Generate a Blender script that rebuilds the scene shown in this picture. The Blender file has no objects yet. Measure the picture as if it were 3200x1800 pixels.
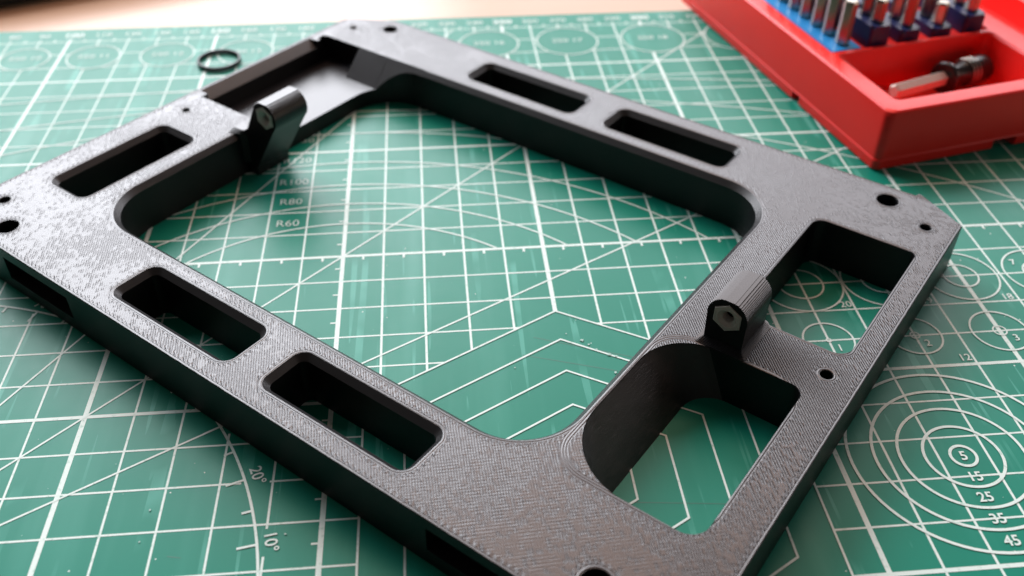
import bpy, bmesh, math, random
from mathutils import Vector, Matrix
from mathutils.geometry import tessellate_polygon

random.seed(7)
S = 0.01                                   # everything below is written in centimetres; the scene is in metres
scene = bpy.context.scene
col = scene.collection
PI = math.pi
R = math.radians

# ------------------------------------------------------------------ camera
cam_d = bpy.data.cameras.new('camera')
cam = bpy.data.objects.new('camera', cam_d)
col.objects.link(cam)
rows = [(0.99611386, -0.08792934, 0.00506124), (-0.05200867, -0.63361472, -0.77189863), (0.07107942, 0.76863569, -0.63572549)]
Rm = Matrix(rows)
M = (Rm.transposed() @ Matrix.Diagonal((1, -1, -1))).to_4x4()
M.translation = Vector((2.45116422, -19.12469992, 14.52041903)) * S
cam.matrix_world = M
cam_d.sensor_width = 36.0
cam_d.lens = 2986.71 / 3200 * 36.0
cam_d.clip_start = 0.005
cam_d.clip_end = 20
cam_d.dof.use_dof = True
cam_d.dof.focus_distance = 19.5 * S
cam_d.dof.aperture_fstop = 14.5
scene.camera = cam

# ------------------------------------------------------------------ world, lamps, exposure
w = bpy.data.worlds.new('World')
scene.world = w
w.use_nodes = True
bg = w.node_tree.nodes['Background']
bg.inputs['Color'].default_value = (1.0, 0.86, 0.78, 1)
bg.inputs['Strength'].default_value = 0.06

def area(name, az, el, dist, wdt, hgt, radiance, color, target=(2, 1, 0)):
    """rectangular lamp seen from the target at azimuth az (from +y, towards -x) and elevation el"""
    L = bpy.data.lights.new(name, 'AREA')
    L.shape = 'RECTANGLE'
    L.size = wdt
    L.size_y = hgt
    L.energy = radiance * PI * wdt * hgt
    L.color = color
    o = bpy.data.objects.new(name, L)
    col.objects.link(o)
    t = Vector(target) * S
    d = Vector((-math.sin(R(az)) * math.cos(R(el)), math.cos(R(az)) * math.cos(R(el)), math.sin(R(el))))
    o.location = t + d * dist
    o.rotation_euler = (-d).to_track_quat('-Z', 'Y').to_euler()
    return o

area('window_lamp', 23, 34, 1.3, 1.10, 0.70, 9.2, (0.925, 0.94, 1.0))
area('room_lamp', -28, 31, 1.4, 1.1, 0.60, 3.8, (0.96, 0.94, 1.0))
area('side_lamp', -100, 14, 1.5, 1.1, 0.5, 0.8, (1.0, 0.80, 0.70))
area('ceiling_lamp', -14, 62, 1.6, 1.0, 0.6, 3.0, (1.0, 0.63, 0.47))

scene.view_settings.view_transform = 'Standard'
scene.view_settings.look = 'None'
scene.view_settings.exposure = 0.38
scene.view_settings.gamma = 1.0

# ------------------------------------------------------------------ helpers
def tag(o, label=None, cat=None, group=None, kind=None):
    if label: o['label'] = label
    if cat: o['category'] = cat
    if group: o['group'] = group
    if kind: o['kind'] = kind
    return o

def empty(name, loc=(0, 0, 0), rz=0.0, parent=None):
    o = bpy.data.objects.new(name, None)
    col.objects.link(o)
    o.location = Vector(loc) * S
    o.rotation_euler = (0, 0, rz)
    o.empty_display_size = 0.01
    if parent: o.parent = parent
    return o

def obj(name, bm, mats, parent=None, loc=None, rot=None, smooth=30):
    """bm in cm -> one linked mesh object"""
    me = bpy.data.meshes.new(name)
    bmesh.ops.scale(bm, vec=(S, S, S), verts=bm.verts)
    if smooth:
        for f in bm.faces: f.smooth = True
        lim = R(smooth)
        for e in bm.edges:
            if len(e.link_faces) == 2:
                if e.calc_face_angle(0) > lim: e.smooth = False
    bm.to_mesh(me)
    bm.free()
    for m in (mats if isinstance(mats, (list, tuple)) else [mats]): me.materials.append(m)
    o = bpy.data.objects.new(name, me)
    col.objects.link(o)
    if parent: o.parent = parent
    if loc: o.location = Vector(loc) * S
    if rot: o.rotation_euler = rot
    return o

def rrect(a0, a1, b0, b1, r, seg=10):
    """ccw rounded rectangle; r = one radius or (bl, br, tr, tl)"""
    if not isinstance(r, (tuple, list)): r = (r,) * 4
    pts = []
    for (cx, cy, rr, s) in ((a0, b0, r[0], 180), (a1, b0, r[1], 270), (a1, b1, r[2], 0), (a0, b1, r[3], 90)):
        sx = 1 if cx == a0 else -1
        sy = 1 if cy == b0 else -1
        ox, oy = cx + sx * rr, cy + sy * rr
        for k in range(seg + 1):
            t = R(s + 90 * k / seg)
            pts.append((ox + rr * math.cos(t), oy + rr * math.sin(t)))
    return pts

def rr_off(spec, d, seg=10):
    a0, a1, b0, b1, r = spec
    r = (r,) * 4 if not isinstance(r, (tuple, list)) else r
    return rrect(a0 - d, a1 + d, b0 - d, b1 + d, tuple(max(0.01, q + d) for q in r), seg)

def ngon_circle(cx, cy, r, n=28, ph=0.0):
    return [(cx + r * math.cos(2 * PI * k / n + ph), cy + r * math.sin(2 * PI * k / n + ph)) for k in range(n)]

def ring_strip(bm, La, Lb, mi=0):
    n = len(La)
    for k in range(n):
        f = bm.faces.new((La[k], La[(k + 1) % n], Lb[(k + 1) % n], Lb[k]))
        f.material_index = mi

def loopv(bm, pts, z):
    return [bm.verts.new((x, y, z)) for x, y in pts]

def fill_loops(bm, loops, mi, up):
    polys = [[Vector((v.co.x, v.co.y, 0)) for v in L] for L in loops]
    flat = [v for L in loops for v in L]
    for t in tessellate_polygon(polys):
        vs = [flat[i] for i in t]
        n = (vs[1].co - vs[0].co).cross(vs[2].co - vs[0].co)
        if n.length < 1e-9: continue
        if (n.z > 0) != up: vs.reverse()
        try:
            f = bm.faces.new(vs)
            f.material_index = mi
        except ValueError:
            pass

def prism(bm, pts, z0, z1, mi=0, mtx=None):
    """closed prism from a ccw polygon"""
    n0 = len(bm.verts)
    A = [bm.verts.new((x, y, z0)) for x, y in pts]
    B = [bm.verts.new((x, y, z1)) for x, y in pts]
    n = len(pts)
    f = bm.faces.new(A[::-1]); f.material_index = mi
    f = bm.faces.new(B); f.material_index = mi
    for k in range(n):
        f = bm.faces.new((A[k], A[(k + 1) % n], B[(k + 1) % n], B[k])); f.material_index = mi
    if mtx is not None:
        for v in A + B: v.co = mtx @ v.co
    return A + B

def box(bm, x0, x1, y0, y1, z0, z1, mi=0):
    return prism(bm, [(x0, y0), (x1, y0), (x1, y1), (x0, y1)], z0, z1, mi)

def lathe(bm, prof, n=32, mtx=None, mi=0, close=True):
    """prof = [(radius, height)], axis z"""
    rings = []
    for r, h in prof:
        if r < 1e-6: rings.append([bm.verts.new((0, 0, h))])
        else: rings.append([bm.verts.new((r * math.cos(2 * PI * k / n), r * math.sin(2 * PI * k / n), h)) for k in range(n)])
    for A, B in zip(rings, rings[1:]):
        for k in range(n):
            a0, a1 = A[k % len(A)], A[(k + 1) % len(A)]
            b0, b1 = B[k % len(B)], B[(k + 1) % len(B)]
            vs = []
            for v in (a0, a1, b1, b0):
                if v not in vs: vs.append(v)
            if len(vs) > 2:
                f = bm.faces.new(vs); f.material_index = mi
    if mtx is not None:
        for Rg in rings:
            for v in Rg: v.co = mtx @ v.co

def boolean(o, cutters, op='DIFFERENCE'):
    """apply boolean cutters (bmeshes in cm, same local space as o) and keep materials"""
    for cb in cutters:
        bmesh.ops.recalc_face_normals(cb, faces=cb.faces)
        bmesh.ops.scale(cb, vec=(S, S, S), verts=cb.verts)
        cm = bpy.data.meshes.new('cutter')
        cb.to_mesh(cm); cb.free()
        for m in o.data.materials: cm.materials.append(m)
        co = bpy.data.objects.new('cutter', cm)
        col.objects.link(co)
        co.matrix_world = o.matrix_world.copy()
        md = o.modifiers.new('b', 'BOOLEAN')
        md.operation = op
        md.solver = 'EXACT'
        md.object = co
        dg = bpy.context.evaluated_depsgraph_get()
        dg.update()
        nm = bpy.data.meshes.new_from_object(o.evaluated_get(dg))
        o.modifiers.clear()
        old = o.data
        o.data = nm
        bpy.data.meshes.remove(old)
        bpy.data.objects.remove(co)
        bpy.data.meshes.remove(cm)
    me = o.data
    bm = bmesh.new(); bm.from_mesh(me)
    for f in bm.faces: f.smooth = True
    for e in bm.edges:
        e.smooth = not (len(e.link_faces) == 2 and e.calc_face_angle(0) > R(22))
    bm.to_mesh(me); bm.free()

# ------------------------------------------------------------------ node helpers
class NT:
    def __init__(self, name, group=False):
        if group:
            self.t = bpy.data.node_groups.new(name, 'ShaderNodeTree')
            self.t.interface.new_socket('P', in_out='INPUT', socket_type='NodeSocketVector')
            self.t.interface.new_socket('H', in_out='OUTPUT', socket_type='NodeSocketFloat')
            self.gi = self.t.nodes.new('NodeGroupInput')
            self.go = self.t.nodes.new('NodeGroupOutput')
            return
        self.m = bpy.data.materials.new(name)
        self.m.use_nodes = True
        self.t = self.m.node_tree
        self.p = self.t.nodes['Principled BSDF']
    def n(self, typ, **kw):
        nd = self.t.nodes.new(typ)
        for k, v in kw.items(): setattr(nd, k, v)
        return nd
    def l(self, a, b): self.t.links.new(a, b)
    def val(self, sock, v):
        if hasattr(v, 'is_output') or isinstance(v, bpy.types.NodeSocket): self.l(v, sock)
        else: sock.default_value = v
    def math(self, op, a, b=None, c=None, clamp=False):
        nd = self.n('ShaderNodeMath', operation=op, use_clamp=clamp)
        self.val(nd.inputs[0], a)
        if b is not None: self.val(nd.inputs[1], b)
        if c is not None: self.val(nd.inputs[2], c)
        return nd.outputs[0]
    def vmath(self, op, a, b=None):
        nd = self.n('ShaderNodeVectorMath', operation=op)
        self.val(nd.inputs[0], a)
        if b is not None: self.val(nd.inputs[1], b)
        return nd.outputs['Value'] if op in ('LENGTH', 'DOT_PRODUCT') else nd.outputs[0]
    def coord(self, scale=100.0, rot=0.0, loc=(0, 0, 0)):
        tc = self.n('ShaderNodeTexCoord')
        mp = self.n('ShaderNodeMapping')
        self.l(tc.outputs['Object'], mp.inputs['Vector'])
        mp.inputs['Scale'].default_value = (scale,) * 3 if not isinstance(scale, tuple) else scale
        mp.inputs['Rotation'].default_value = (0, 0, rot)
        mp.inputs['Location'].default_value = loc
        return mp.outputs[0]
    def noise(self, vec, scale, detail=3, rough=0.5, dist=0.0):
        nd = self.n('ShaderNodeTexNoise')
        self.l(vec, nd.inputs['Vector'])
        nd.inputs['Scale'].default_value = scale
        nd.inputs['Detail'].default_value = detail
        nd.inputs['Roughness'].default_value = rough
        nd.inputs['Distortion'].default_value = dist
        return nd.outputs['Fac']
    def ramp(self, fac, stops, interp='LINEAR'):
        nd = self.n('ShaderNodeValToRGB')
        nd.color_ramp.interpolation = interp
        el = nd.color_ramp.elements
        while len(el) < len(stops): el.new(0.5)
        for e, (p, c) in zip(el, stops):
            e.position = p
            e.color = (c, c, c, 1) if not isinstance(c, tuple) else (*c, 1)
        self.val(nd.inputs[0], fac)
        return nd.outputs[0]
    def mixc(self, fac, a, b, mode='MIX'):
        nd = self.n('ShaderNodeMix', data_type='RGBA', blend_type=mode)
        self.val(nd.inputs[0], fac)
        for sck, v in ((nd.inputs[6], a), (nd.inputs[7], b)):
            if isinstance(v, tuple): sck.default_value = (*v, 1)
            else: self.l(v, sck)
        return nd.outputs[2]
    def mixf(self, fac, a, b):
        nd = self.n('ShaderNodeMix', data_type='FLOAT')
        self.val(nd.inputs[0], fac); self.val(nd.inputs[2], a); self.val(nd.inputs[3], b)
        return nd.outputs[0]
    def bump(self, h, dist_cm, strength=1.0, normal=None):
        nd = self.n('ShaderNodeBump')
        nd.inputs['Strength'].default_value = strength
        nd.inputs['Distance'].default_value = dist_cm * S
        self.l(h, nd.inputs['Height'])
        if normal is not None: self.l(normal, nd.inputs['Normal'])
        self.l(nd.outputs[0], self.p.inputs['Normal'])
        return nd.outputs[0]
    def relief(self, build, depth_cm, eps=0.005, axes=3):
        """shading normal of a height field given in object space, by finite differences of a fixed physical step"""
        g = NT(self.m.name + '_relief', group=True)
        g.l(build(g, g.gi.outputs[0]), g.go.inputs[0])
        P = self.coord()
        def at(off):
            nd = self.n('ShaderNodeGroup'); nd.node_tree = g.t
            self.l(self.vmath('ADD', P, off) if off else P, nd.inputs[0])
            return nd.outputs[0]
        h0 = at(None)
        cb = self.n('ShaderNodeCombineXYZ')
        for i in range(axes):
            o = [0, 0, 0]; o[i] = eps
            self.l(self.math('MULTIPLY', self.math('SUBTRACT', at(tuple(o)), h0), depth_cm / eps), cb.inputs[i])
        grad = cb.outputs[0]
        N = self.n('ShaderNodeTexCoord').outputs['Normal']
        dn = self.vmath('DOT_PRODUCT', grad, N)
        sc = self.n('ShaderNodeVectorMath', operation='SCALE'); self.l(N, sc.inputs[0]); self.l(dn, sc.inputs[3])
        tang = self.vmath('SUBTRACT', grad, sc.outputs[0])
        nn = self.vmath('NORMALIZE', self.vmath('SUBTRACT', N, tang))
        vt = self.n('ShaderNodeVectorTransform', vector_type='NORMAL', convert_from='OBJECT', convert_to='WORLD')
        self.l(nn, vt.inputs[0])
        nz = self.vmath('NORMALIZE', vt.outputs[0])
        self.l(nz, self.p.inputs['Normal'])
        return h0
    def set(self, **kw):
        names = dict(color='Base Color', rough='Roughness', metal='Metallic', spec='Specular IOR Level', ior='IOR', coat='Coat Weight',
                     coatr='Coat Roughness', sss='Subsurface Weight', trans='Transmission Weight')
        for k, v in kw.items():
            s = self.p.inputs[names[k]]
            if isinstance(v, tuple): s.default_value = (*v, 1)
            else: self.val(s, v)
        return self

def simple(name, color, rough, metal=0.0, spec=0.5, grain=None, grain_cm=0.003, **kw):
    n = NT(name)
    v = n.coord()
    nz = n.noise(v, 2.2, 4)
    c2 = tuple(min(1, c * 1.12) for c in color)
    c1 = tuple(c * 0.9 for c in color)
    n.set(color=n.mixc(nz, c1, c2), rough=n.mixf(n.noise(v, 6, 3), rough * 0.88, min(1, rough * 1.12)), metal=metal, spec=spec, **kw)
    if grain:
        n.bump(n.noise(v, grain, 3), grain_cm, 0.6)
    return n.m

# ---- black printed plastic: top surface with infill strokes, perimeter loops round every outline
OPEN = (-4.95, 8.30, -3.45, 7.03, 1.45)
SLOTS = [(-6.93, -5.48, -3.27, 0.33, 0.30), (-1.95, 1.83, -5.06, -3.79, 0.30), (2.72, 6.54, -5.06, -3.79, 0.30),
         (-2.02, 1.80, 7.42, 8.66, 0.30), (2.75, 6.52, 7.42, 8.66, 0.30)]
WIN1 = (9.29, 11.72, 2.50, 6.80, (0.25, 0.36, 0.14, 0.30))
WIN2 = (8.37, 11.39, -3.22, 1.16, (1.55, 0.42, 0.28, 1.15))
HOLES = [(10.42, 8.55, 0.27, 30), (11.54, 7.96, 0.145, 22), (11.56, 1.81, 0.14, 22), (-6.0, 8.59, 0.24, 30), (-7.04, 7.97, 0.115, 20),
         (-7.03, 1.17, 0.115, 20), (-7.0, -4.38, 0.15, 22), (-5.93, -4.97, 0.27, 30), (10.42, -4.88, 0.28, 30), (11.54, -4.33, 0.145, 22)]
H = 1.25

def top_height(n, v):
    sep = n.n('ShaderNodeSeparateXYZ'); n.l(v, sep.inputs[0])
    x, y = sep.outputs[0], sep.outputs[1]
    cmb = n.n('ShaderNodeCombineXYZ'); n.l(x, cmb.inputs[0]); n.l(y, cmb.inputs[1])
    flat = cmb.outputs[0]
    dmin = None
    rects = [OPEN] + SLOTS + [(WIN1[0], WIN1[1], WIN1[2], WIN1[3], 0.27), (WIN2[0], WIN2[1], WIN2[2], WIN2[3], 0.7)]
    def sdf(a0, a1, b0, b1, r):
        q = n.vmath('SUBTRACT', flat, ((a0 + a1) / 2, (b0 + b1) / 2, 0))
        q = n.vmath('ABSOLUTE', q)
        q = n.vmath('SUBTRACT', q, ((a1 - a0) / 2 - r, (b1 - b0) / 2 - r, 0))
        out = n.vmath('LENGTH', n.vmath('MAXIMUM', q, (0, 0, 0)))
        s2 = n.n('ShaderNodeSeparateXYZ'); n.l(q, s2.inputs[0])
        ins = n.math('MINIMUM', n.math('MAXIMUM', s2.outputs[0], s2.outputs[1]), 0.0)
        return n.math('SUBTRACT', n.math('ADD', out, ins), r)
    for rc in rects:
        d = n.math('ABSOLUTE', sdf(*rc))
        dmin = d if dmin is None else n.math('MINIMUM', dmin, d)
    dmin = n.math('MINIMUM', dmin, n.math('ABSOLUTE', sdf(-7.75, 12.23, -5.55, 9.18, 0.4)))
    for hx, hy, hr, _ in HOLES:
        d = n.math('ABSOLUTE', n.math('SUBTRACT', n.vmath('LENGTH', n.vmath('SUBTRACT', flat, (hx, hy, 0))), hr))
        dmin = n.math('MINIMUM', dmin, d)
    wob = n.math('MULTIPLY', n.math('SUBTRACT', n.noise(v, 5, 1), 0.5), 0.03)
    dm = n.math('ADD', dmin, n.math('MULTIPLY', wob, 0.5))
    P = 0.050
    st = n.math('ADD', n.math('MULTIPLY', n.math('ADD', x, y), 0.7071), n.math('MULTIPLY', wob, 0.5))
    cross = n.math('MULTIPLY', n.math('SUBTRACT', x, y), 0.7071)
    ph = n.math('MULTIPLY', st, 2 * PI / P)
    sn = n.math('ADD', n.math('MULTIPLY', n.math('SINE', ph), 0.5), 0.5)
    groove = n.math('POWER', n.math('SUBTRACT', 1.0, sn), 2.2)
    idx = n.math('FLOOR', n.math('ADD', n.math('DIVIDE', st, P), 0.25))
    rnd = n.math('MULTIPLY', n.math('FRACT', n.math('MULTIPLY', n.math('SINE', n.math('MULTIPLY', idx, 12.9898)), 437.585)), 91.0)
    cb = n.n('ShaderNodeCombineXYZ'); n.l(rnd, cb.inputs[0]); n.l(cross, cb.inputs[1])
    gapn = n.noise(cb.outputs[0], 5.0, 1, 0.5)
    patch = n.noise(v, 0.42, 1, 0.5)
    dist2 = n.vmath('LENGTH', n.vmath('SUBTRACT', flat, (10.0, 1.8, 0)))
    near = n.math('SUBTRACT', 1.0, n.math('DIVIDE', dist2, 4.6), clamp=True)
    bias = n.math('ADD', n.ramp(patch, [(0.38, -0.02), (0.62, 0.22)]), n.math('MULTIPLY', near, 0.45))
    open_ = n.ramp(n.math('ADD', gapn, bias), [(0.57, 0.03), (0.66, 1.0)])
    infill = n.math('SUBTRACT', n.math('MULTIPLY', sn, 0.32), n.math('MULTIPLY', groove, n.math('MULTIPLY', open_, n.math('ADD', 0.62, n.math('MULTIPLY', near, 1.5)))))
    d3 = n.vmath('LENGTH', n.vmath('SUBTRACT', flat, (8.4, -5.0, 0)))
    weave_f = n.math('SUBTRACT', 1.0, n.math('DIVIDE', d3, 5.5), clamp=True)
    wv = n.math('MULTIPLY', n.math('SINE', n.math('MULTIPLY', cross, 2 * PI / 0.07)), n.math('MULTIPLY', weave_f, 0.17))
    infill = n.math('ADD', infill, n.math('MULTIPLY', wv, n.ramp(n.noise(v, 6, 1), [(0.42, 0.1), (0.6, 1.0)])))
    loops = n.math('MULTIPLY', n.math('COSINE', n.math('MULTIPLY', dm, 2 * PI / 0.055)), -0.40)
    inring = n.ramp(dm, [(0.070, 1.0), (0.080, 0.0)])
    hgt = n.mixf(inring, infill, loops)
    band = n.math('MULTIPLY', n.ramp(dm, [(0.068, 0.0), (0.085, 1.0)]), n.ramp(dm, [(0.125, 1.0), (0.150, 0.0)]))
    hgt = n.math('ADD', hgt, n.math('MULTIPLY', band, n.math('MULTIPLY', n.math('SINE', n.math('MULTIPLY', ph, 0.5)), 0.6)))
    return n.math('ADD', hgt, n.math('MULTIPLY', n.noise(v, 11, 1, 0.5), 0.22))

def plastic_top():
    n = NT('black_printed_top')
    n.relief(top_height, 0.0075, 0.006, 2)
    v = n.coord()
    n.set(color=(0.014, 0.014, 0.017), rough=n.mixf(n.noise(v, 1.5, 2), 0.31, 0.37), spec=0.84, ior=1.5)
    return n.m

def wall_height(n, v):
    sep = n.n('ShaderNodeSeparateXYZ'); n.l(v, sep.inputs[0])
    z = n.math('ADD', sep.outputs[2], n.math('MULTIPLY', n.noise(v, 1.2, 1), 0.008))
    layer = n.math('SINE', n.math('MULTIPLY', z, 2 * PI / 0.0215))
    idx = n.math('FLOOR', n.math('DIVIDE', z, 0.0215))
    cb = n.n('ShaderNodeCombineXYZ'); n.l(sep.outputs[0], cb.inputs[0]); n.l(sep.outputs[1], cb.inputs[1]); n.l(n.math('MULTIPLY', idx, 3.7), cb.inputs[2])
    return n.math('MULTIPLY', layer, n.math('ADD', 0.35, n.noise(cb.outputs[0], 3.0, 1)))

def plastic_wall(name='black_printed_wall', depth=0.0010, side_spec=0.32):
    n = NT(name)
    n.relief(wall_height, depth, 0.002, 3)
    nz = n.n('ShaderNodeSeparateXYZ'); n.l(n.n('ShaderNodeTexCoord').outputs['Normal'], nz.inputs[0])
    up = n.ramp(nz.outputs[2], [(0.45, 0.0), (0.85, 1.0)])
    n.set(color=(0.007, 0.007, 0.008), rough=0.38, spec=n.mixf(up, side_spec, 0.85), ior=1.5)  # sheen boosted on upward faces, cut on sides, to mimic lit tops
    return n.m

M_TOP = plastic_top()
M_WALL = plastic_wall()
M_SCOOP = plastic_wall('black_printed_slope', 0.0034, 1.0)  # same plastic, side sheen raised to brighten the scooped wall
def plastic_floor():
    n = NT('black_printed_floor')
    v = n.coord()
    sep = n.n('ShaderNodeSeparateXYZ'); n.l(v, sep.inputs[0])
    st = n.math('MULTIPLY', n.math('ADD', sep.outputs[0], sep.outputs[1]), 0.7071)
    s = n.math('SINE', n.math('MULTIPLY', st, 2 * PI / 0.06))
    n.bump(n.math('MULTIPLY', s, n.noise(v, 0.9, 2)), 0.0012, 1.0)
    n.set(color=(0.014, 0.014, 0.017), rough=0.34, spec=0.6)
    return n.m
M_FLOOR = plastic_floor()
M_RUBBER = simple('black_rubber', (0.012, 0.012, 0.012), 0.45, grain=40)

def nut_mat():
    n = NT('milky_nylon')
    v = n.coord()
    n.set(color=n.mixc(n.noise(v, 5, 3), (0.42, 0.41, 0.385), (0.54, 0.53, 0.49)), rough=0.42, spec=0.5, sss=0.5)
    n.p.inputs['Subsurface Radius'].default_value = (0.002, 0.002, 0.0017)
    n.bump(n.noise(v, 14, 3), 0.006, 0.5)
    return n.m
M_NUT = nut_mat()

def mat_green():
    n = NT('green_pvc')
    v = n.coord()
    base = n.mixc(n.noise(v, 0.35, 3), (0.003, 0.190, 0.128), (0.005, 0.235, 0.158))
    fine = n.noise(v, 30, 3, 0.65)
    base = n.mixc(n.math('MULTIPLY', fine, 0.3), base, (0.012, 0.30, 0.21))
    # pale dust specks
    vo = n.n('ShaderNodeTexVoronoi'); n.l(v, vo.inputs['Vector']); vo.inputs['Scale'].default_value = 2.6
    speck = n.math('MULTIPLY', n.math('LESS_THAN', vo.outputs['Distance'], 0.045), n.math('GREATER_THAN', n.noise(v, 1.1, 2), 0.56))
    # thin scratches: very elongated noise in three directions
    scr = None
    for rot, sc, th in ((0.5, (330., 12., 100.), 0.70), (-0.75, (360., 10., 100.), 0.70), (1.25, (340., 9., 100.), 0.70), (0.1, (300., 8., 100.), 0.70)):
        tc = n.coord(sc, rot)
        s = n.math('MULTIPLY', n.math('GREATER_THAN', n.noise(tc, 1.0, 1, 0.4, 0.15), th), n.ramp(n.noise(v, 0.6, 2), [(0.45, 0.0), (0.62, 1.0)]))
        scr = s if scr is None else n.math('MAXIMUM', scr, s)
    # soft vertical smears
    smear = n.ramp(n.noise(n.coord((95., 9., 100.), 0.03), 1.0, 3, 0.6), [(0.52, 0.0), (0.75, 1.0)])
    wear = n.math('MAXIMUM', n.math('MULTIPLY', scr, 0.40), n.math('MULTIPLY', smear, 0.12))
    c = n.mixc(wear, base, (0.14, 0.52, 0.42))
    c = n.mixc(speck, c, (0.7, 0.78, 0.74))
    n.set(color=c, rough=n.math('SUBTRACT', n.mixf(n.noise(v, 3, 3), 0.34, 0.42), n.math('MULTIPLY', smear, 0.05)), spec=0.20)
    n.bump(n.math('ADD', n.noise(v, 55, 3, 0.6), n.math('MULTIPLY', scr, -0.6)), 0.0006, 0.8)
    return n.m
M_MAT = mat_green()

def print_mat():
    n = NT('white_print')
    v = n.coord()
    wearn = n.ramp(n.noise(v, 9, 4, 0.65), [(0.30, 0.0), (0.44, 1.0)])
    n.set(color=n.mixc(wearn, (0.46, 0.66, 0.58), (0.72, 0.85, 0.80)), rough=0.5, spec=0.25)
    n.bump(n.noise(v, 60, 2), 0.0004, 0.6)
    return n.m
M_PRINT = print_mat()

def wood_mat():
    n = NT('desk_wood')
    v = n.coord((3.0, 26., 30.), 0.05)
    g = n.noise(v, 1.6, 5, 0.6, 0.6)
    g2 = n.noise(n.coord((1.5, 5.0, 5.0), 0.05), 1.2, 3)
    c = n.mixc(g, (0.40, 0.21, 0.115), (0.60, 0.385, 0.255))
    c = n.mixc(n.math('MULTIPLY', g2, 0.5), c, (0.68, 0.46, 0.32))
    n.set(color=c, rough=0.30, spec=0.4)
    n.bump(g, 0.004, 0.4)
    return n.m
M_WOOD = wood_mat()

def red_mat():
    n = NT('red_plastic')
    v = n.coord()
    c = n.mixc(n.noise(v, 1.0, 3), (0.86, 0.020, 0.016), (0.92, 0.028, 0.022))
    n.set(color=c, rough=n.mixf(n.noise(v, 4, 3), 0.30, 0.40), spec=0.33, sss=0.2)
    n.p.inputs['Subsurface Radius'].default_value = (0.003, 0.0006, 0.0005)
    n.bump(n.noise(v, 12, 3), 0.001, 0.5)
    return n.m
M_RED = red_mat()
M_LBLUE = simple('light_blue_plastic', (0.03, 0.30, 0.70), 0.35, grain=20)
M_NAVY = simple('navy_rubber', (0.010, 0.018, 0.085), 0.40, grain=16)
M_STEEL = simple('bit_steel', (0.40, 0.36, 0.30), 0.30, metal=1.0, grain=30, grain_cm=0.001)
M_SHAFT = simple('pale_satin_steel', (0.60, 0.545, 0.48), 0.38, metal=0.25, grain=30, grain_cm=0.001)
M_CHROME = simple('bright_ring_metal', (0.45, 0.42, 0.37), 0.34, metal=1.0)
M_BLACKP = simple('black_gloss_plastic', (0.012, 0.012, 0.013), 0.28, grain=12)
M_CHAR = simple('charcoal_object', (0.02, 0.015, 0.014), 0.6, grain=10)

# ------------------------------------------------------------------ desk
bm = bmesh.new()
box(bm, -75, 75, -60, 60, -2.8, -0.3)
tag(obj('desk', bm, M_WOOD), kind='structure')
bm = bmesh.new()
prism(bm, [(-20, 0.0), (9, 0.0), (9.6, 0.5), (9.6, 10), (-20, 10)], 0, 1.3)  # unidentified dark object, shape guessed so its reflection browns the desk
bmesh.ops.bevel(bm, geom=[e for e in bm.edges], offset=0.25, segments=3, affect='EDGES')
o = obj('dark_desk_object', bm, M_CHAR, loc=(-13.7, 16.7, -0.3), rot=(0, 0, R(23)))
tag(o, 'flat dark object of guessed shape behind the mat at the far left corner of the wooden desk', 'dark object')

# ------------------------------------------------------------------ cutting mat and its print
mat = empty('cutting_mat', (0, 0, -0.3))
tag(mat, 'green self healing cutting mat with white grid, arcs and angle scale, under everything', 'cutting mat')
Z0 = 0.3                                   # the mat's top face over its own base
bm = bmesh.new()
prism(bm, rrect(-22, 22, -16, 14.0, 0.5, 8), 0.0, Z0)
bmesh.ops.bevel(bm, geom=[e for e in bm.edges if abs(e.verts[0].co.z - Z0) < 1e-6 and abs(e.verts[1].co.z - Z0) < 1e-6], offset=0.04, segments=2, affect='EDGES')
obj('mat_sheet', bm, M_MAT, mat)

HEX_C = (5.0, -7.5)
def in_hex(x, y, r=5.0):
    dx, dy = abs(x - HEX_C[0]), abs(y - HEX_C[1])
    return dx < r * 0.8660 and dy < r - dx * 0.57735
OVALS = [(-13.4, 0.78), (-11.13, 0.80), (-8.88, 0.86), (-6.45, 0.88), (-3.85, 0.92), (-1.15, 0.95), (1.65, 0.97), (4.45, 1.02), (7.18, 1.06), (10.2, 1.10), (13.2, 1.12)]
GAPS = []                                  # boxes kept free of grid lines (behind angle numerals)
for k in range(1, 9):
    t = R(10 * k)
    GAPS.append((-10 + 9.22 * math.cos(t), -10 + 9.22 * math.sin(t), 0.30))
def blocked(x, y):
    if in_hex(x, y): return True
    for cx, r in OVALS:
        if (x - cx) ** 2 + (y - 11.75) ** 2 < r * r: return True
    for gx, gy, gr in GAPS:
        if (x - gx) ** 2 + (y - gy) ** 2 < gr * gr: return True
    return False

def line_piece(bm, x0, y0, x1, y1, wd, z):
    d = Vector((x1 - x0, y1 - y0)); L = d.length
    if L < 1e-4: return
    nx, ny = -d.y / L * wd / 2, d.x / L * wd / 2
    vs = [bm.verts.new(p) for p in ((x0 - nx, y0 - ny, z), (x1 - nx, y1 - ny, z), (x1 + nx, y1 + ny, z), (x0 + nx, y0 + ny, z))]
    bm.faces.new(vs)

def line_obj(name, x0, y0, x1, y1, wd, z):
    bm = bmesh.new()
    line_piece(bm, x0, y0, x1, y1, wd, z)
    if bm.faces: obj(name, bm, M_PRINT, mat, smooth=0)
    else: bm.free()

def clipped(name, x0, y0, x1, y1, wd, z, test=blocked, step=0.02):
    L = math.hypot(x1 - x0, y1 - y0); N = max(1, int(L / step)); start = None
    for k in range(N + 1):
        t = k / N
        x, y = x0 + (x1 - x0) * t, y0 + (y1 - y0) * t
        if not test(x, y):
            if start is None: start = (x, y)
            last = (x, y)
        elif start is not None:
            line_obj(name, *start, *last, wd, z); start = None
    if start is not None: line_obj(name, *start, *last, wd, z)

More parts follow.
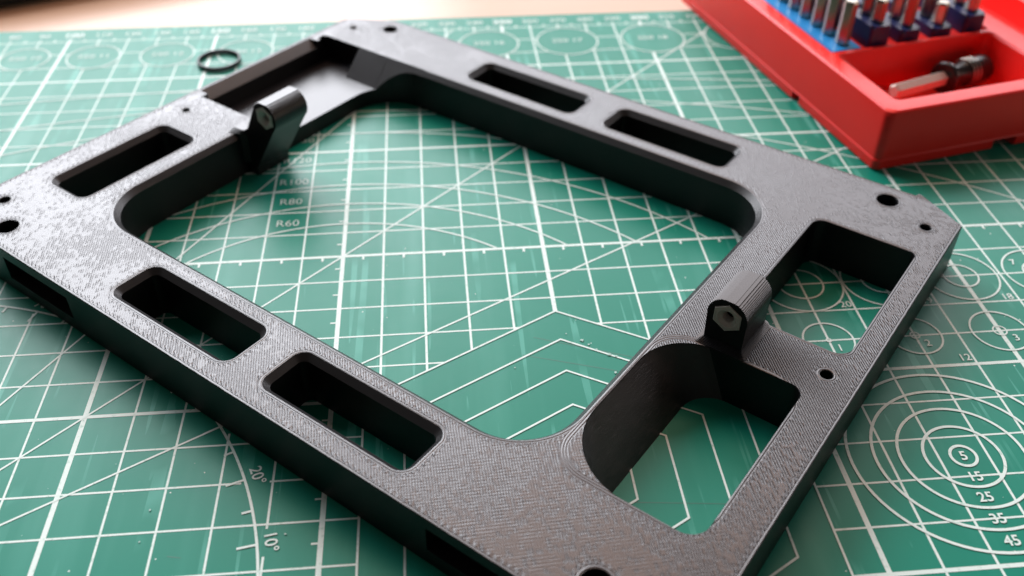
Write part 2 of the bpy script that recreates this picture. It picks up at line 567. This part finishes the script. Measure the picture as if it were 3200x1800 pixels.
def arc_piece(bm, cx, cy, r, t0, t1, wd, z, n=None):
    n = n or max(10, int(abs(t1 - t0) * r / 0.12))
    A = []
    for k in range(n + 1):
        t = t0 + (t1 - t0) * k / n
        c, s = math.cos(t), math.sin(t)
        A.append((bm.verts.new((cx + (r - wd / 2) * c, cy + (r - wd / 2) * s, z)), bm.verts.new((cx + (r + wd / 2) * c, cy + (r + wd / 2) * s, z))))
    for (a, b), (c, d) in zip(A, A[1:]):
        bm.faces.new((a, b, d, c))

TH, BO = 0.045, 0.102
YT = 13.0
for u in range(-20, 21):
    bold = u % 5 == 0
    clipped('bold_grid_line' if bold else 'grid_line', u, -15, u, YT + 0.2, BO if bold else (TH * 1.15 if u > 0 else TH), Z0 + (0.0030 if not bold else 0.0034))
for v_ in range(-15, 14):
    bold = v_ % 5 == 0
    wd = BO * 0.85 if bold else TH
    z = Z0 + (0.0048 if not bold else 0.0052)
    clipped('bold_grid_line' if bold else 'grid_line', -20, v_, 20, v_, wd, z)
# half-centimetre ticks
bm = bmesh.new()
for k in range(-20, 20):
    line_piece(bm, k + 0.5, 0.0, k + 0.5, -0.17, 0.055, Z0 + 0.0066)
    line_piece(bm, k + 0.5, YT, k + 0.5, YT + 0.16, 0.055, Z0 + 0.0066)
for k in range(-14, 13):
    if not in_hex(0, k + 0.5): line_piece(bm, 0.0, k + 0.5, -0.17, k + 0.5, 0.045, Z0 + 0.0068)
tag(obj('half_centimetre_ticks', bm, M_PRINT, mat, smooth=0), kind='stuff')
# rays from the protractor centre and the 45 degree line
def ray(x0, y0, ang, l0, l1, z, test=None):
    c, s = math.cos(R(ang)), math.sin(R(ang))
    clipped('angle_ray', x0 + l0 * c, y0 + l0 * s, x0 + l1 * c, y0 + l1 * s, TH, z, test or (lambda x, y: in_hex(x, y) or any((x - cx) ** 2 + (y - 11.75) ** 2 < r * r for cx, r in OVALS)))
ray(-10, -10, 30, 0, 33.5, Z0 + 0.0082)
ray(-10, -10, 45, 0, 32, Z0 + 0.0084)
ray(-10, -10, 60, 0, 26.5, Z0 + 0.0086)
# radius arcs
for k, (cy, r) in enumerate(((-4.68, 6.07), (-5.73, 8.03), (-6.88, 10.1), (-7.60, 11.97), (-8.85, 14.85))):
    bm = bmesh.new()
    t = math.asin((0 - cy) / r)
    arc_piece(bm, 0, cy, r, t, PI - t, TH, Z0 + 0.0100 + 0.0002 * k)
    obj('radius_arc', bm, M_PRINT, mat, smooth=0)
for k, (cy, r) in enumerate(((-21.9, 29.2), (-41.0, 49.1), (-90.8, 100.0))):
    bm = bmesh.new()
    half = math.asin(19.5 / r)
    arc_piece(bm, 0, cy, r, PI / 2 - half, PI / 2 + half, TH, Z0 + 0.0112 + 0.0002 * k)
    obj('radius_arc', bm, M_PRINT, mat, smooth=0)
# protractor
bm = bmesh.new()
arc_piece(bm, -10, -10, 9.0, 0, PI / 2, TH * 1.15, Z0 + 0.0120)
obj('protractor_arc', bm, M_PRINT, mat, smooth=0)
for k in range(1, 18):
    a = R(5 * k)
    ln = 0.36 if k % 2 == 0 else 0.2
    bm = bmesh.new()
    line_piece(bm, -10 + 9 * math.cos(a), -10 + 9 * math.sin(a), -10 + (9 - ln) * math.cos(a), -10 + (9 - ln) * math.sin(a), 0.05, Z0 + 0.0124)
    obj('protractor_tick', bm, M_PRINT, mat, smooth=0)
# nested hexagons
for k, r in enumerate((5.0, 4.03, 3.03, 2.02, 1.02)):
    bm = bmesh.new()
    w2 = TH / 2 / 0.866
    P0 = [(HEX_C[0] + (r - w2) * math.cos(R(90 + 60 * i)), HEX_C[1] + (r - w2) * math.sin(R(90 + 60 * i))) for i in range(6)]
    P1 = [(HEX_C[0] + (r + w2) * math.cos(R(90 + 60 * i)), HEX_C[1] + (r + w2) * math.sin(R(90 + 60 * i))) for i in range(6)]
    A, B = loopv(bm, P0, Z0 + 0.013), loopv(bm, P1, Z0 + 0.013)
    ring_strip(bm, B, A)
    obj('printed_hexagon', bm, M_PRINT, mat, smooth=0)
# circles
def pcircle(cx, cy, r, z, wd=TH):
    bm = bmesh.new()
    arc_piece(bm, cx, cy, r, 0, 2 * PI, wd, z, n=72)
    obj('printed_circle', bm, M_PRINT, mat, smooth=0)
for k, r in enumerate((0.255, 0.77, 1.26, 1.76, 2.26)): pcircle(12.5, -7.5, r, Z0 + 0.0135, 0.062)
for k, (cx, r, ri) in enumerate(((11, 0.57, 0.05), (13, 0.60, 0.10), (15, 0.65, 0.15), (17, 0.70, 0.2))):
    pcircle(cx, -4.0, r, Z0 + 0.0138); pcircle(cx, -4.0, ri, Z0 + 0.0139, 0.035)
for k, (cx, r, ri) in enumerate(((11, 1.0, 0.54), (13, 0.96, 0.48), (15, 0.90, 0.42), (17, 0.85, 0.37))):
    pcircle(cx, -2.0, r, Z0 + 0.0141); pcircle(cx, -2.0, ri, Z0 + 0.0142)
for cx, r in OVALS: pcircle(cx, 11.75, r, Z0 + 0.0144)

def text(s, x, y, size, rot=0.0, name='numeral', align='CENTER', xs=1.0, bold=0.0, z=Z0 + 0.0155):
    cu = bpy.data.curves.new('txt', 'FONT')
    cu.body = s
    cu.size = size
    cu.align_x = align
    cu.align_y = 'CENTER'
    cu.offset = bold
    cu.resolution_u = 3
    t = bpy.data.objects.new('txt', cu)
    col.objects.link(t)
    dg = bpy.context.evaluated_depsgraph_get(); dg.update()
    me = bpy.data.meshes.new_from_object(t.evaluated_get(dg))
    bpy.data.objects.remove(t); bpy.data.curves.remove(cu)
    me.transform(Matrix.Diagonal((xs, 1, 1, 1)))
    me.transform(Matrix.Rotation(rot, 4, 'Z'))
    me.transform(Matrix.Translation((x, y, z)))
    me.transform(Matrix.Scale(S, 4))
    me.name = name
    me.materials.clear(); me.materials.append(M_PRINT)
    o = bpy.data.objects.new(name, me); col.objects.link(o); o.parent = mat
    return o
for s, x, y in (('R60', -1.50, 1.51), ('R80', -1.50, 2.50), ('R100', -1.50, 3.46), ('R120', -1.50, 4.57), ('R150', -1.50, 5.68)):
    text(s, x, y, 0.385, name='radius_label', xs=1.0, bold=-0.003)
for s, x, y in (('5', 12.50, -7.51), ('15', 12.49, -8.03), ('25', 12.46, -8.52), ('35', 12.46, -9.02), ('45', 12.48, -9.51)):
    text(s, x, y, 0.31, bold=0.006)
for s, x, y in (('1', 11.17, -4.27), ('2', 13.19, -4.28), ('3', 15.26, -4.27), ('4', 17.3, -4.27), ('20', 11.82, -2.83), ('19', 13.78, -2.85), ('18', 15.75, -2.87), ('17', 17.7, -2.87), ('12', 13.80, -4.80), ('7', 16.53, -1.60), ('6', 16.9, -6.4)):
    text(s, x, y, 0.29, bold=0.003)
for k in range(1, 9):
    a = R(10 * k)
    text('%d\u00b0' % (10 * k), -10 + 9.24 * math.cos(a), -10 + 9.24 * math.sin(a), 0.33, rot=a - PI / 2, bold=0.004)
for u in range(-20, 21):
    text('%d' % ((u + 20) * 10), u + 0.05, 13.47, 0.36 if u % 5 else 0.42, bold=0.002 if u % 5 else 0.014, name='ruler_numeral', xs=1.1)
for k, (cx, r) in enumerate(OVALS):
    text('%d %d' % (250, 9 + k), cx, 11.78, 0.34, name='numeral', xs=1.15)
# old knife cuts
for x0, y0, x1, y1 in ((4.1, -3.9, 8.3, -5.3), (4.4, -3.35, 7.0, -4.35), (5.6, -8.05, 8.0, -8.3), (-2.7, -8.55, -2.45, -8.6)):
    bm = bmesh.new()
    line_piece(bm, x0, y0, x1, y1, 0.022, Z0 + 0.0022)
    obj('knife_cut', bm, simple('cut_green', (0.005, 0.15, 0.10), 0.5), mat, smooth=0)

# dust: small pale crumbs
bm = bmesh.new()
crumbs = [(5.47, -3.55, .05), (5.60, -3.7, .035), (5.75, -3.86, .03), (6.0, -4.05, .06), (6.15, -4.12, .04), (6.05, -4.62, .04), (5.15, -3.3, .02), (3.9, -4.3, .025), (-3.2, -7.5, .03), (-3.25, -8.2, .025), (-5.0, -5.1, .02), (-0.65, -8.25, .03)]
for _ in range(70): crumbs.append((random.uniform(-9, 16), random.uniform(-10, 8), random.uniform(0.007, 0.016)))
for cx, cy, r in crumbs:
    k = random.randint(5, 7); ph = random.random() * 6
    pts = [(cx + r * random.uniform(0.5, 1.1) * math.cos(2 * PI * i / k + ph), cy + r * random.uniform(0.4, 1.0) * math.sin(2 * PI * i / k + ph)) for i in range(k)]
    prism(bm, pts, 0.014, 0.014 + r * 0.12)
tag(obj('dust', bm, simple('dust', (0.42, 0.60, 0.54), 0.8), smooth=0), 'pale crumbs and dust scattered on the green mat', 'dust', kind='stuff')

# ------------------------------------------------------------------ the printed frame
TH0 = R(-41.25)
frame = empty('printed_frame', (0, 0, 0), TH0)
tag(frame, 'large black 3D printed rectangular frame with slots and nut bosses lying on the green mat', 'printed frame')
OUTER = [(-7.75, -4.9), (-6.5, -5.55), (10.95, -5.55), (12.23, -4.88), (12.23, 8.55), (11.02, 9.29), (10.95, 9.29), (10.9, 9.18), (-6.3, 9.18), (-7.62, 8.42), (-7.75, 8.2)]
def outer_pts(inset=0.0):
    P = [Vector(p) for p in OUTER]
    out = []
    for i in range(len(P)):
        a, b, c = P[i - 1], P[i], P[(i + 1) % len(P)]
        n1 = Vector((-(b - a).y, (b - a).x)).normalized(); n2 = Vector((-(c - b).y, (c - b).x)).normalized()
        m = (n1 + n2); m = m / max(0.3, m.dot(n1))
        q = b + m * inset
        out.append((q.x, q.y))
    return out
C = 0.13
STEPS = 6
bm = bmesh.new()
tops, bots = [], []
# outer wall with a tiny rounded top edge and a small elephant foot
levels = [(0.0, 0.0), (0.0, 1.225), (0.012, H)]
Ls = [loopv(bm, outer_pts(i), z) for i, z in levels]
for A, B in zip(Ls, Ls[1:]): ring_strip(bm, A, B, 1)
bots.append(Ls[0]); tops.append(Ls[-1])
def hole_stepped(spec, seg):
    """stair-stepped chamfer down to the real wall, then straight to the mat"""
    full = tuple(spec[:4])
    rad = spec[4] if isinstance(spec[4], (tuple, list)) else (spec[4],) * 4
    lv = [(0.0, H), (-0.010, H - 0.010), (-C, H - C), (-C, 0.0)]
    L = [loopv(bm, rr_off((*full, rad), o_, seg), z) for o_, z in lv]
    for A, B in zip(L, L[1:]): ring_strip(bm, A, B, 1)
    tops.append(L[0]); bots.append(L[-1])
hole_stepped(OPEN, 22)
for s_ in SLOTS: hole_stepped(s_, 10)
def hole_plain(pts_top, pts_low=None):
    A = loopv(bm, pts_top, H); B = loopv(bm, pts_low or pts_top, H - 0.02); D = loopv(bm, pts_low or pts_top, 0.0)
    ring_strip(bm, A, B, 1); ring_strip(bm, B, D, 1)
    tops.append(A); bots.append(D)
hole_plain(rr_off(WIN1, 0, 10), rr_off(WIN1, -0.012, 10))
# the second window has a scooped left wall that leans out towards its foot
A = loopv(bm, rr_off(WIN2, 0, 20), H); B = loopv(bm, rr_off(WIN2, -0.012, 20), H - 0.02)
D = loopv(bm, rrect(9.24, 11.378, -3.208, 1.148, (0.75, 0.41, 0.27, 0.70), 20), 0.0)
ring_strip(bm, A, B, 1); ring_strip(bm, B, D, 1)
for f in bm.faces:
    cc = f.calc_center_median()
    if f.material_index == 1 and 8.3 < cc.x < 9.6 and -3.3 < cc.y < 1.2 and 0.2 < cc.z < 1.0: f.material_index = 3
tops.append(A); bots.append(D)
for hx, hy, hr, nn in HOLES:
    hole_plain(ngon_circle(hx, hy, hr, nn), ngon_circle(hx, hy, hr - 0.012, nn))
fill_loops(bm, tops, 0, True)
fill_loops(bm, bots, 1, False)
bmesh.ops.recalc_face_normals(bm, faces=bm.faces)
body = obj('frame_body', bm, [M_TOP, M_WALL, M_FLOOR, M_SCOOP], frame, smooth=0)
bpy.context.view_layer.update()

def prism_b(pts_bz, a0, a1, mi=1):
    """prism along local a from a (b,z) polygon"""
    cb = bmesh.new()
    A = [cb.verts.new((a0, b, z)) for b, z in pts_bz]
    B = [cb.verts.new((a1, b, z)) for b, z in pts_bz]
    n = len(pts_bz)
    cb.faces.new(A); cb.faces.new(B[::-1])
    for k in range(n): cb.faces.new((A[k], B[k], B[(k + 1) % n], A[(k + 1) % n]))
    for f in cb.faces: f.material_index = mi
    return cb
FZ = 0.5
cut1 = prism_b([(1.95, FZ), (7.03, FZ), (7.03, 2), (1.95, 2)], -7.30, -5.88)
cut2 = prism_b([(1.95, FZ + 0.002), (7.038 - (H - FZ - 0.002), FZ + 0.002), (7.038, H), (7.038, 2), (1.95, 2)], -6.2, -4.6)
cut3 = prism_b([(4.0, FZ + 0.004), (7.046 - (H - FZ - 0.004), FZ + 0.004), (7.046, H), (7.046, 2), (4.0, 2)], -4.7, -3.2)
# lowered lip along the outside of the pocket
cut4 = bmesh.new()
pr = [(-7.62, H + 0.4), (-7.62, H - 0.003), (-7.33, 1.04), (-7.28, 1.0), (-7.28, H + 0.4)]
A = [cut4.verts.new((a, 2.16, z)) for a, z in pr]; B = [cut4.verts.new((a, 6.56, z)) for a, z in pr]
cut4.faces.new(A); cut4.faces.new(B[::-1])
for k in range(5): cut4.faces.new((A[k], B[k], B[(k + 1) % 5], A[(k + 1) % 5]))
for f in cut4.faces: f.material_index = 1
def bx(*a):
    cb = bmesh.new(); box(cb, *a, mi=1); return cb
cut5 = bx(-5.33, -2.87, -5.8, -5.22, 0.36, 0.97)
cut6 = bx(7.42, 9.88, -5.8, -5.22, 0.38, 0.99)
cut7 = bx(-7.42, -7.29, 6.72, 6.98, 0.7, 2.0)
for c_ in (cut1, cut2, cut3):
    for f in c_.faces:
        f.normal_update()
        zs = [v.co.z for v in f.verts]
        if max(zs) - min(zs) < 1e-5 and max(zs) < 1: f.material_index = 2
boolean(body, [cut1, cut2, cut3, cut4, cut5, cut6, cut7])

# ---- bosses with embedded nuts
def stair_profile(cx, cz, r, lo_r, lo_l, dz=0.030):
    """ccw (a,z) outline of a printed horizontal cylinder, stair-stepped by layer; returns right side going up then left going down"""
    right, left = [], []
    z = cz + lo_r
    top = cz + r - 0.002
    while z < top:
        zz = min(z + dz, top)
        h = z - cz
        hw = math.sqrt(max(0.0001, r * r - h * h))
        right += [(cx + hw, z), (cx + hw - 0.002, zz - 0.003)]
        z = zz
    z = cz + lo_l
    while z < top:
        zz = min(z + dz, top)
        h = z - cz
        hw = math.sqrt(max(0.0001, r * r - h * h))
        left += [(cx - hw, z), (cx - hw + 0.002, zz - 0.003)]
        z = zz
    return right + left[::-1]

def extrude_az(bm, pts, b0, b1, mi=0):
    A = [bm.verts.new((a, b0, z)) for a, z in pts]
    B = [bm.verts.new((a, b1, z)) for a, z in pts]
    n = len(pts)
    f = bm.faces.new(A); f.material_index = mi
    f = bm.faces.new(B[::-1]); f.material_index = mi
    for k in range(n):
        f = bm.faces.new((A[(k + 1) % n], A[k], B[k], B[(k + 1) % n])); f.material_index = mi

def make_boss(pts, cx, cz, b0, b1, flare):
    bm = bmesh.new()
    extrude_az(bm, pts, b0, b1)
    bmesh.ops.recalc_face_normals(bm, faces=bm.faces)
    o = obj('nut_boss', bm, [M_WALL], frame, smooth=0)
    bpy.context.view_layer.update()
    c1 = bmesh.new()
    RN = 0.345
    hx = [(cx + RN * math.cos(R(90 + 60 * i)), cz + RN * math.sin(R(90 + 60 * i))) for i in range(6)]
    extrude_az(c1, hx, b0 - 0.2, b0 + 0.30)
    c2 = bmesh.new()
    extrude_az(c2, ngon_circle(cx, cz, 0.16, 24), b0 + 0.2, b1 - 0.25)
    boolean(o, [c1, c2])
    # foot flare in printed layers, as a second mesh joined by bmesh
    bm = bmesh.new(); bm.from_mesh(o.data)
    bmesh.ops.scale(bm, vec=(100, 100, 100), verts=bm.verts)
    flare(bm)
    bmesh.ops.scale(bm, vec=(S, S, S), verts=bm.verts)
    bm.to_mesh(o.data); bm.free()
    # the nut
    nb = bmesh.new()
    r1 = 0.337
    y0, y1 = b0 - 0.012, b0 + 0.28
    def ring(r, y, n=36, hexa=False):
        out = []
        for i in range(n):
            t = R(90) + 2 * PI * i / n
            if hexa:
                s = (t - R(90)) % (PI / 3) - PI / 6
                rr = r * math.cos(PI / 6) / math.cos(s)
            else: rr = r
            out.append(nb.verts.new((cx + rr * math.cos(t), y, cz + rr * math.sin(t))))
        return out
    seq = [ring(r1, y1, hexa=True), ring(r1, y0 + 0.025, hexa=True), ring(r1 - 0.02, y0, hexa=True), ring(0.205, y0 - 0.004), ring(0.195, y0 + 0.012), ring(0.15, y0 + 0.05)]
    y = y0 + 0.05
    while y < y1 - 0.06:
        seq.append(ring(0.128, y + 0.02)); seq.append(ring(0.15, y + 0.04)); y += 0.045
    seq.append(ring(0.15, y1))
    for A, B in zip(seq, seq[1:]): ring_strip(nb, A, B)
    ring_strip(nb, seq[-1], seq[0])
    bmesh.ops.recalc_face_normals(nb, faces=nb.faces)
    obj('hex_nut', nb, M_NUT, o, smooth=25)
    return o

B0, B1 = 1.28, 2.42
cx, cz, rr_ = 9.53, 2.03, 0.435
pts = [(9.12, 1.20), (9.94, 1.20), (9.955, 1.9)] + stair_profile(cx, cz, rr_, -0.09, -0.09) + [(9.105, 1.9)]
def flare2(bm):
    for i in range(7):
        e = 0.135 - 0.02 * i
        prism(bm, rrect(9.115 - e, 9.945 + e, B0 - e, min(B1 + e, 2.485), 0.02 + e * 0.4, 4), H - 0.01 + (0.0 if i == 0 else 0.02 * i + 0.0105), H + 0.02 * (i + 1))
boss2 = make_boss(pts, cx, cz, B0, B1, flare2)
tag(boss2, 'black nut boss standing on the right crossbar with an open white nut')
cx, cz = -3.77, 2.03
right = [(-5.2, 0.0), (-4.46, 0.0), (-4.42, 0.30), (-3.66, 1.45)]
arc_r = [(cx + 0.42 * math.cos(R(t)), cz + 0.42 * math.sin(R(t))) for t in (-48, -36, -24, -12)]
st = stair_profile(cx, cz, 0.42, 0.0, 0.17)
pts = right + arc_r + st + [(-4.56, 1.46), (-4.80, 1.30), (-5.0, 1.262), (-5.2, 1.258)]
def flare1(bm):
    for i in range(5):
        e = 0.12 - 0.024 * i
        prism(bm, [(-5.1, B0 - 2 * e), (-4.80, B0 - 0.9 * e), (-4.66 + e * 0.3, B0 + 0.02), (-4.66, B0 + 0.25), (-5.1, B0 + 0.25)], H - 0.9 if i == 0 else H + 0.02 * i, H + 0.0195 * (i + 1))
boss1 = make_boss(pts, cx, cz, B0, B1, flare1)
tag(boss1, 'black nut boss hanging over the big opening beside the shallow pocket')

# ------------------------------------------------------------------ rubber ring
bm = bmesh.new()
prof = [(0.635, 0.03), (0.65, 0.0), (0.70, 0.0), (0.715, 0.03), (0.715, 0.11), (0.70, 0.14), (0.65, 0.14), (0.635, 0.11), (0.635, 0.03)]
lathe(bm, prof, 56)
bmesh.ops.remove_doubles(bm, verts=bm.verts, dist=1e-5)
bmesh.ops.recalc_face_normals(bm, faces=bm.faces)
o = obj('rubber_ring', bm, M_RUBBER, loc=(-4.61, 11.02, 0.017), smooth=40)
tag(o, 'small black rubber ring lying on the mat beyond the frame pocket', 'rubber ring')

# ------------------------------------------------------------------ red bit case
TB = R(12.8)
BOXO = (14.66, 2.74, 0.016)
case = empty('bit_case', BOXO, TB)
tag(case, 'red plastic screwdriver bit case lying open on the mat at the upper right', 'tool case')
BW, BL, BH = 7.15, 12.5, 1.78
bm = bmesh.new()
lv = [(0.04, 0.0, 0.16), (-0.02, 0.04, 0.20), (-0.02, 0.29, 0.21), (0.01, 0.34, 0.22), (0.06, BH - 0.14, 0.26), (0.09, BH - 0.05, 0.27), (0.14, BH - 0.012, 0.28), (0.21, BH, 0.26)]
Ls = []
for ins, z, r in lv:
    Ls.append(loopv(bm, rrect(ins, BW - ins, ins, BL - ins, r, 8), z))
for A, B in zip(Ls, Ls[1:]): ring_strip(bm, A, B)
bm.faces.new(Ls[0][::-1]); bm.faces.new(Ls[-1])
bmesh.ops.recalc_face_normals(bm, faces=bm.faces)
shell = obj('case_shell', bm, [M_RED], case, smooth=0)
bpy.context.view_layer.update()
# tray cavity with scooped left end
def loft(loops):
    cb = bmesh.new()
    L = [[cb.verts.new((x, y, z)) for x, y in pts] for pts, z in loops]
    for A, B in zip(L, L[1:]): ring_strip(cb, A, B)
    cb.faces.new(L[0][::-1]); cb.faces.new(L[-1])
    return cb
tray = loft([(rrect(2.75, 5.95, 0.85, 3.42, 0.3, 6), 0.42), (rrect(1.9, 6.0, 0.80, 3.48, 0.3, 6), 0.62), (rrect(0.72, 6.15, 0.66, 3.58, 0.2, 6), 1.70), (rrect(0.63, 6.22, 0.60, 3.62, 0.2, 6), BH + 0.02), (rrect(0.63, 6.22, 0.60, 3.62, 0.2, 6), 2.6)])
deck = loft([(rrect(0.60, 6.25, 3.74, BL - 0.6, 0.12, 4), 1.66), (rrect(0.56, 6.28, 3.70, BL - 0.56, 0.12, 4), 2.6)])
notch1 = bmesh.new(); box(notch1, -0.3, 0.5, 4.0, 4.42, -0.3, 0.28)
notch2 = bmesh.new(); box(notch2, 3.95, 4.75, -0.3, 0.55, -0.3, 0.30)
boolean(shell, [tray, deck, notch1, notch2])
# strip and holders standing on the deck
bm = bmesh.new()
prism(bm, rrect(0.68, 1.70, 3.80, BL - 0.8, 0.1, 4), 1.5, 1.76)
bmesh.ops.bevel(bm, geom=[e for e in bm.edges if e.verts[0].co.z > 1.7 and e.verts[1].co.z > 1.7], offset=0.03, segments=2, affect='EDGES')
obj('blue_strip', bm, M_LBLUE, case)
def holder(x0, x1, y0, y1, ztop):
    bm = bmesh.new()
    prism(bm, rrect(x0, x1, y0, y1, 0.12, 5), 1.5, ztop)
    bmesh.ops.bevel(bm, geom=[e for e in bm.edges if e.verts[0].co.z > 1.9 and e.verts[1].co.z > 1.9], offset=0.07, segments=3, affect='EDGES')
    obj('navy_holder', bm, M_NAVY, case)
holders = [(1.93, 2.67, 2.34), (3.07, 3.79, 2.07), (4.23, 4.97, 1.98), (5.38, 6.13, 2.25)]
for x0, x1, zt in holders:
    holder(x0, x1, 3.86, 5.25, zt)
    holder(x0, x1, 5.55, 7.0, zt)
    holder(x0, x1, 7.3, 8.8, zt)
# lid lying open beyond the hinge
bm = bmesh.new()
LW = 3.4
lv = [(0.06, 0.0), (0.0, 0.05), (0.02, 1.05), (0.08, 1.12), (0.35, 1.12), (0.42, 1.05), (0.5, 0.22)]
Ls = [loopv(bm, rrect(BW + 0.12 + i, BW + 0.12 + LW - i, 0.1 + i, BL - 0.1 - i, 0.25, 5), z) for i, z in lv]
for A, B in zip(Ls, Ls[1:]): ring_strip(bm, A, B)
bm.faces.new(Ls[0][::-1]); bm.faces.new(Ls[-1])
bmesh.ops.recalc_face_normals(bm, faces=bm.faces)
obj('case_lid', bm, M_RED, case)

# bits: loose things standing in the case
def to_world(x, y, z):
    c, s = math.cos(TB), math.sin(TB)
    return (BOXO[0] + x * c - y * s, BOXO[1] + x * s + y * c, BOXO[2] + z)
def bit_mesh(length, r=0.225):
    bm = bmesh.new()
    n = 6
    def hexr(rad, z): return [bm.verts.new((rad * math.cos(R(60 * k + 15)), rad * math.sin(R(60 * k + 15)), z)) for k in range(n)]
    L = [hexr(r * 0.9, 0), hexr(r, 0.03), hexr(r, length - 0.07), hexr(r * 0.82, length)]
    for A, B in zip(L, L[1:]): ring_strip(bm, A, B)
    bm.faces.new(L[0][::-1]); bm.faces.new(L[-1])
    bmesh.ops.bevel(bm, geom=[e for e in bm.edges if abs(e.verts[0].co.z - e.verts[1].co.z) > 0.3], offset=0.02, segments=2, affect='EDGES')
    return bm
bits = []
proto = obj('screwdriver_bit', bit_mesh(1.36), M_STEEL, smooth=20)
rows_ = [('blue strip', 1.25, [4.27, 5.0, 5.66, 6.35, 7.02, 7.7, 8.4], 1.765)]
ordn = ['nearest', 'second', 'third', 'fourth', 'fifth', 'sixth', 'farthest']
k = 0
for i, y in enumerate(rows_[0][2]):
    o = proto if k == 0 else proto.copy()
    if k: col.objects.link(o)
    k += 1
    o.location = Vector(to_world(1.27, y, 1.765)) * S
    o.rotation_euler = (R(random.uniform(-1, 1)), R(random.uniform(-1, 1)), TB + R(random.uniform(-8, 8)))
    tag(o, '%s steel hex bit standing in the light blue strip of the red case' % ordn[i], 'screwdriver bit', 'bits in the red case')
hn = ['first navy holder beside the blue strip', 'second navy holder from the blue strip', 'third navy holder from the blue strip', 'navy holder beside the right rim of the red case']
lens_ = [[0.70, 0.95, 1.0], [1.15, 0.9, 1.0], [0.68, 1.1, 0.9], [0.9, 1.0, 1.0]]
for hi, (x0, x1, zt) in enumerate(holders):
    for j, y in enumerate((4.26, 4.86, 6.1)):
        bm_len = lens_[hi][j]
        o = obj('screwdriver_bit', bit_mesh(bm_len, 0.205), M_STEEL, smooth=20)
        o.location = Vector(to_world((x0 + x1) / 2 + 0.06, y, zt + 0.004)) * S
        o.rotation_euler = (0, 0, TB + R(random.uniform(-15, 15)))
        tag(o, '%s steel bit in the %s' % (('nearest', 'second', 'farthest')[j], hn[hi]), 'screwdriver bit', 'bits in the red case')

# ------------------------------------------------------------------ bit driver lying in the tray
tip = Vector(to_world(1.72, 2.03, 1.17)); tail = Vector(to_world(5.93, 3.02, 0.90))
d = (tail - tip).normalized()
drv = empty('bit_driver', tuple(tip))
drv.rotation_euler = d.to_track_quat('Z', 'Y').to_euler()
tag(drv, 'small black driver handle with silver hex shaft lying in the red tray', 'bit driver')
Lt = (tail - tip).length
bm = bmesh.new()
def hx6(rad, z): return [bm.verts.new((rad * math.cos(R(60 * k + 30)), rad * math.sin(R(60 * k + 30)), z)) for k in range(6)]
L = [hx6(0.17, 0), hx6(0.225, 0.09), hx6(0.225, 0.16), hx6(0.225, 2.4)]
for A, B in zip(L, L[1:]): ring_strip(bm, A, B)
bm.faces.new(L[0][::-1]); bm.faces.new(L[-1])
obj('hex_shaft', bm, M_SHAFT, drv, smooth=20)
bm = bmesh.new()
lathe(bm, [(0.0, 2.18), (0.28, 2.18), (0.45, 2.21), (0.49, 2.26), (0.49, 2.34), (0.44, 2.39), (0.33, 2.43), (0.33, 2.45)], 40)
obj('collar', bm, M_BLACKP, drv)
bm = bmesh.new()
Lt -= 0.2
prof = [(0.30, 2.42), (0.33, 2.46), (0.34, 3.02), (0.40, 3.12)]
prof += [(0.43, 3.40), (0.44, Lt - 0.25), (0.40, Lt - 0.05), (0.30, Lt), (0.0, Lt)]
lathe(bm, prof, 40)
obj('driver_handle', bm, M_BLACKP, drv)
for zc in (3.14, 3.30, 3.46):
    bm = bmesh.new()
    lathe(bm, [(0.30, zc - 0.022), (0.435, zc - 0.022), (0.447, zc - 0.01), (0.447, zc + 0.01), (0.435, zc + 0.022), (0.30, zc + 0.022)], 40)
    obj('handle_ring', bm, M_CHROME, drv)
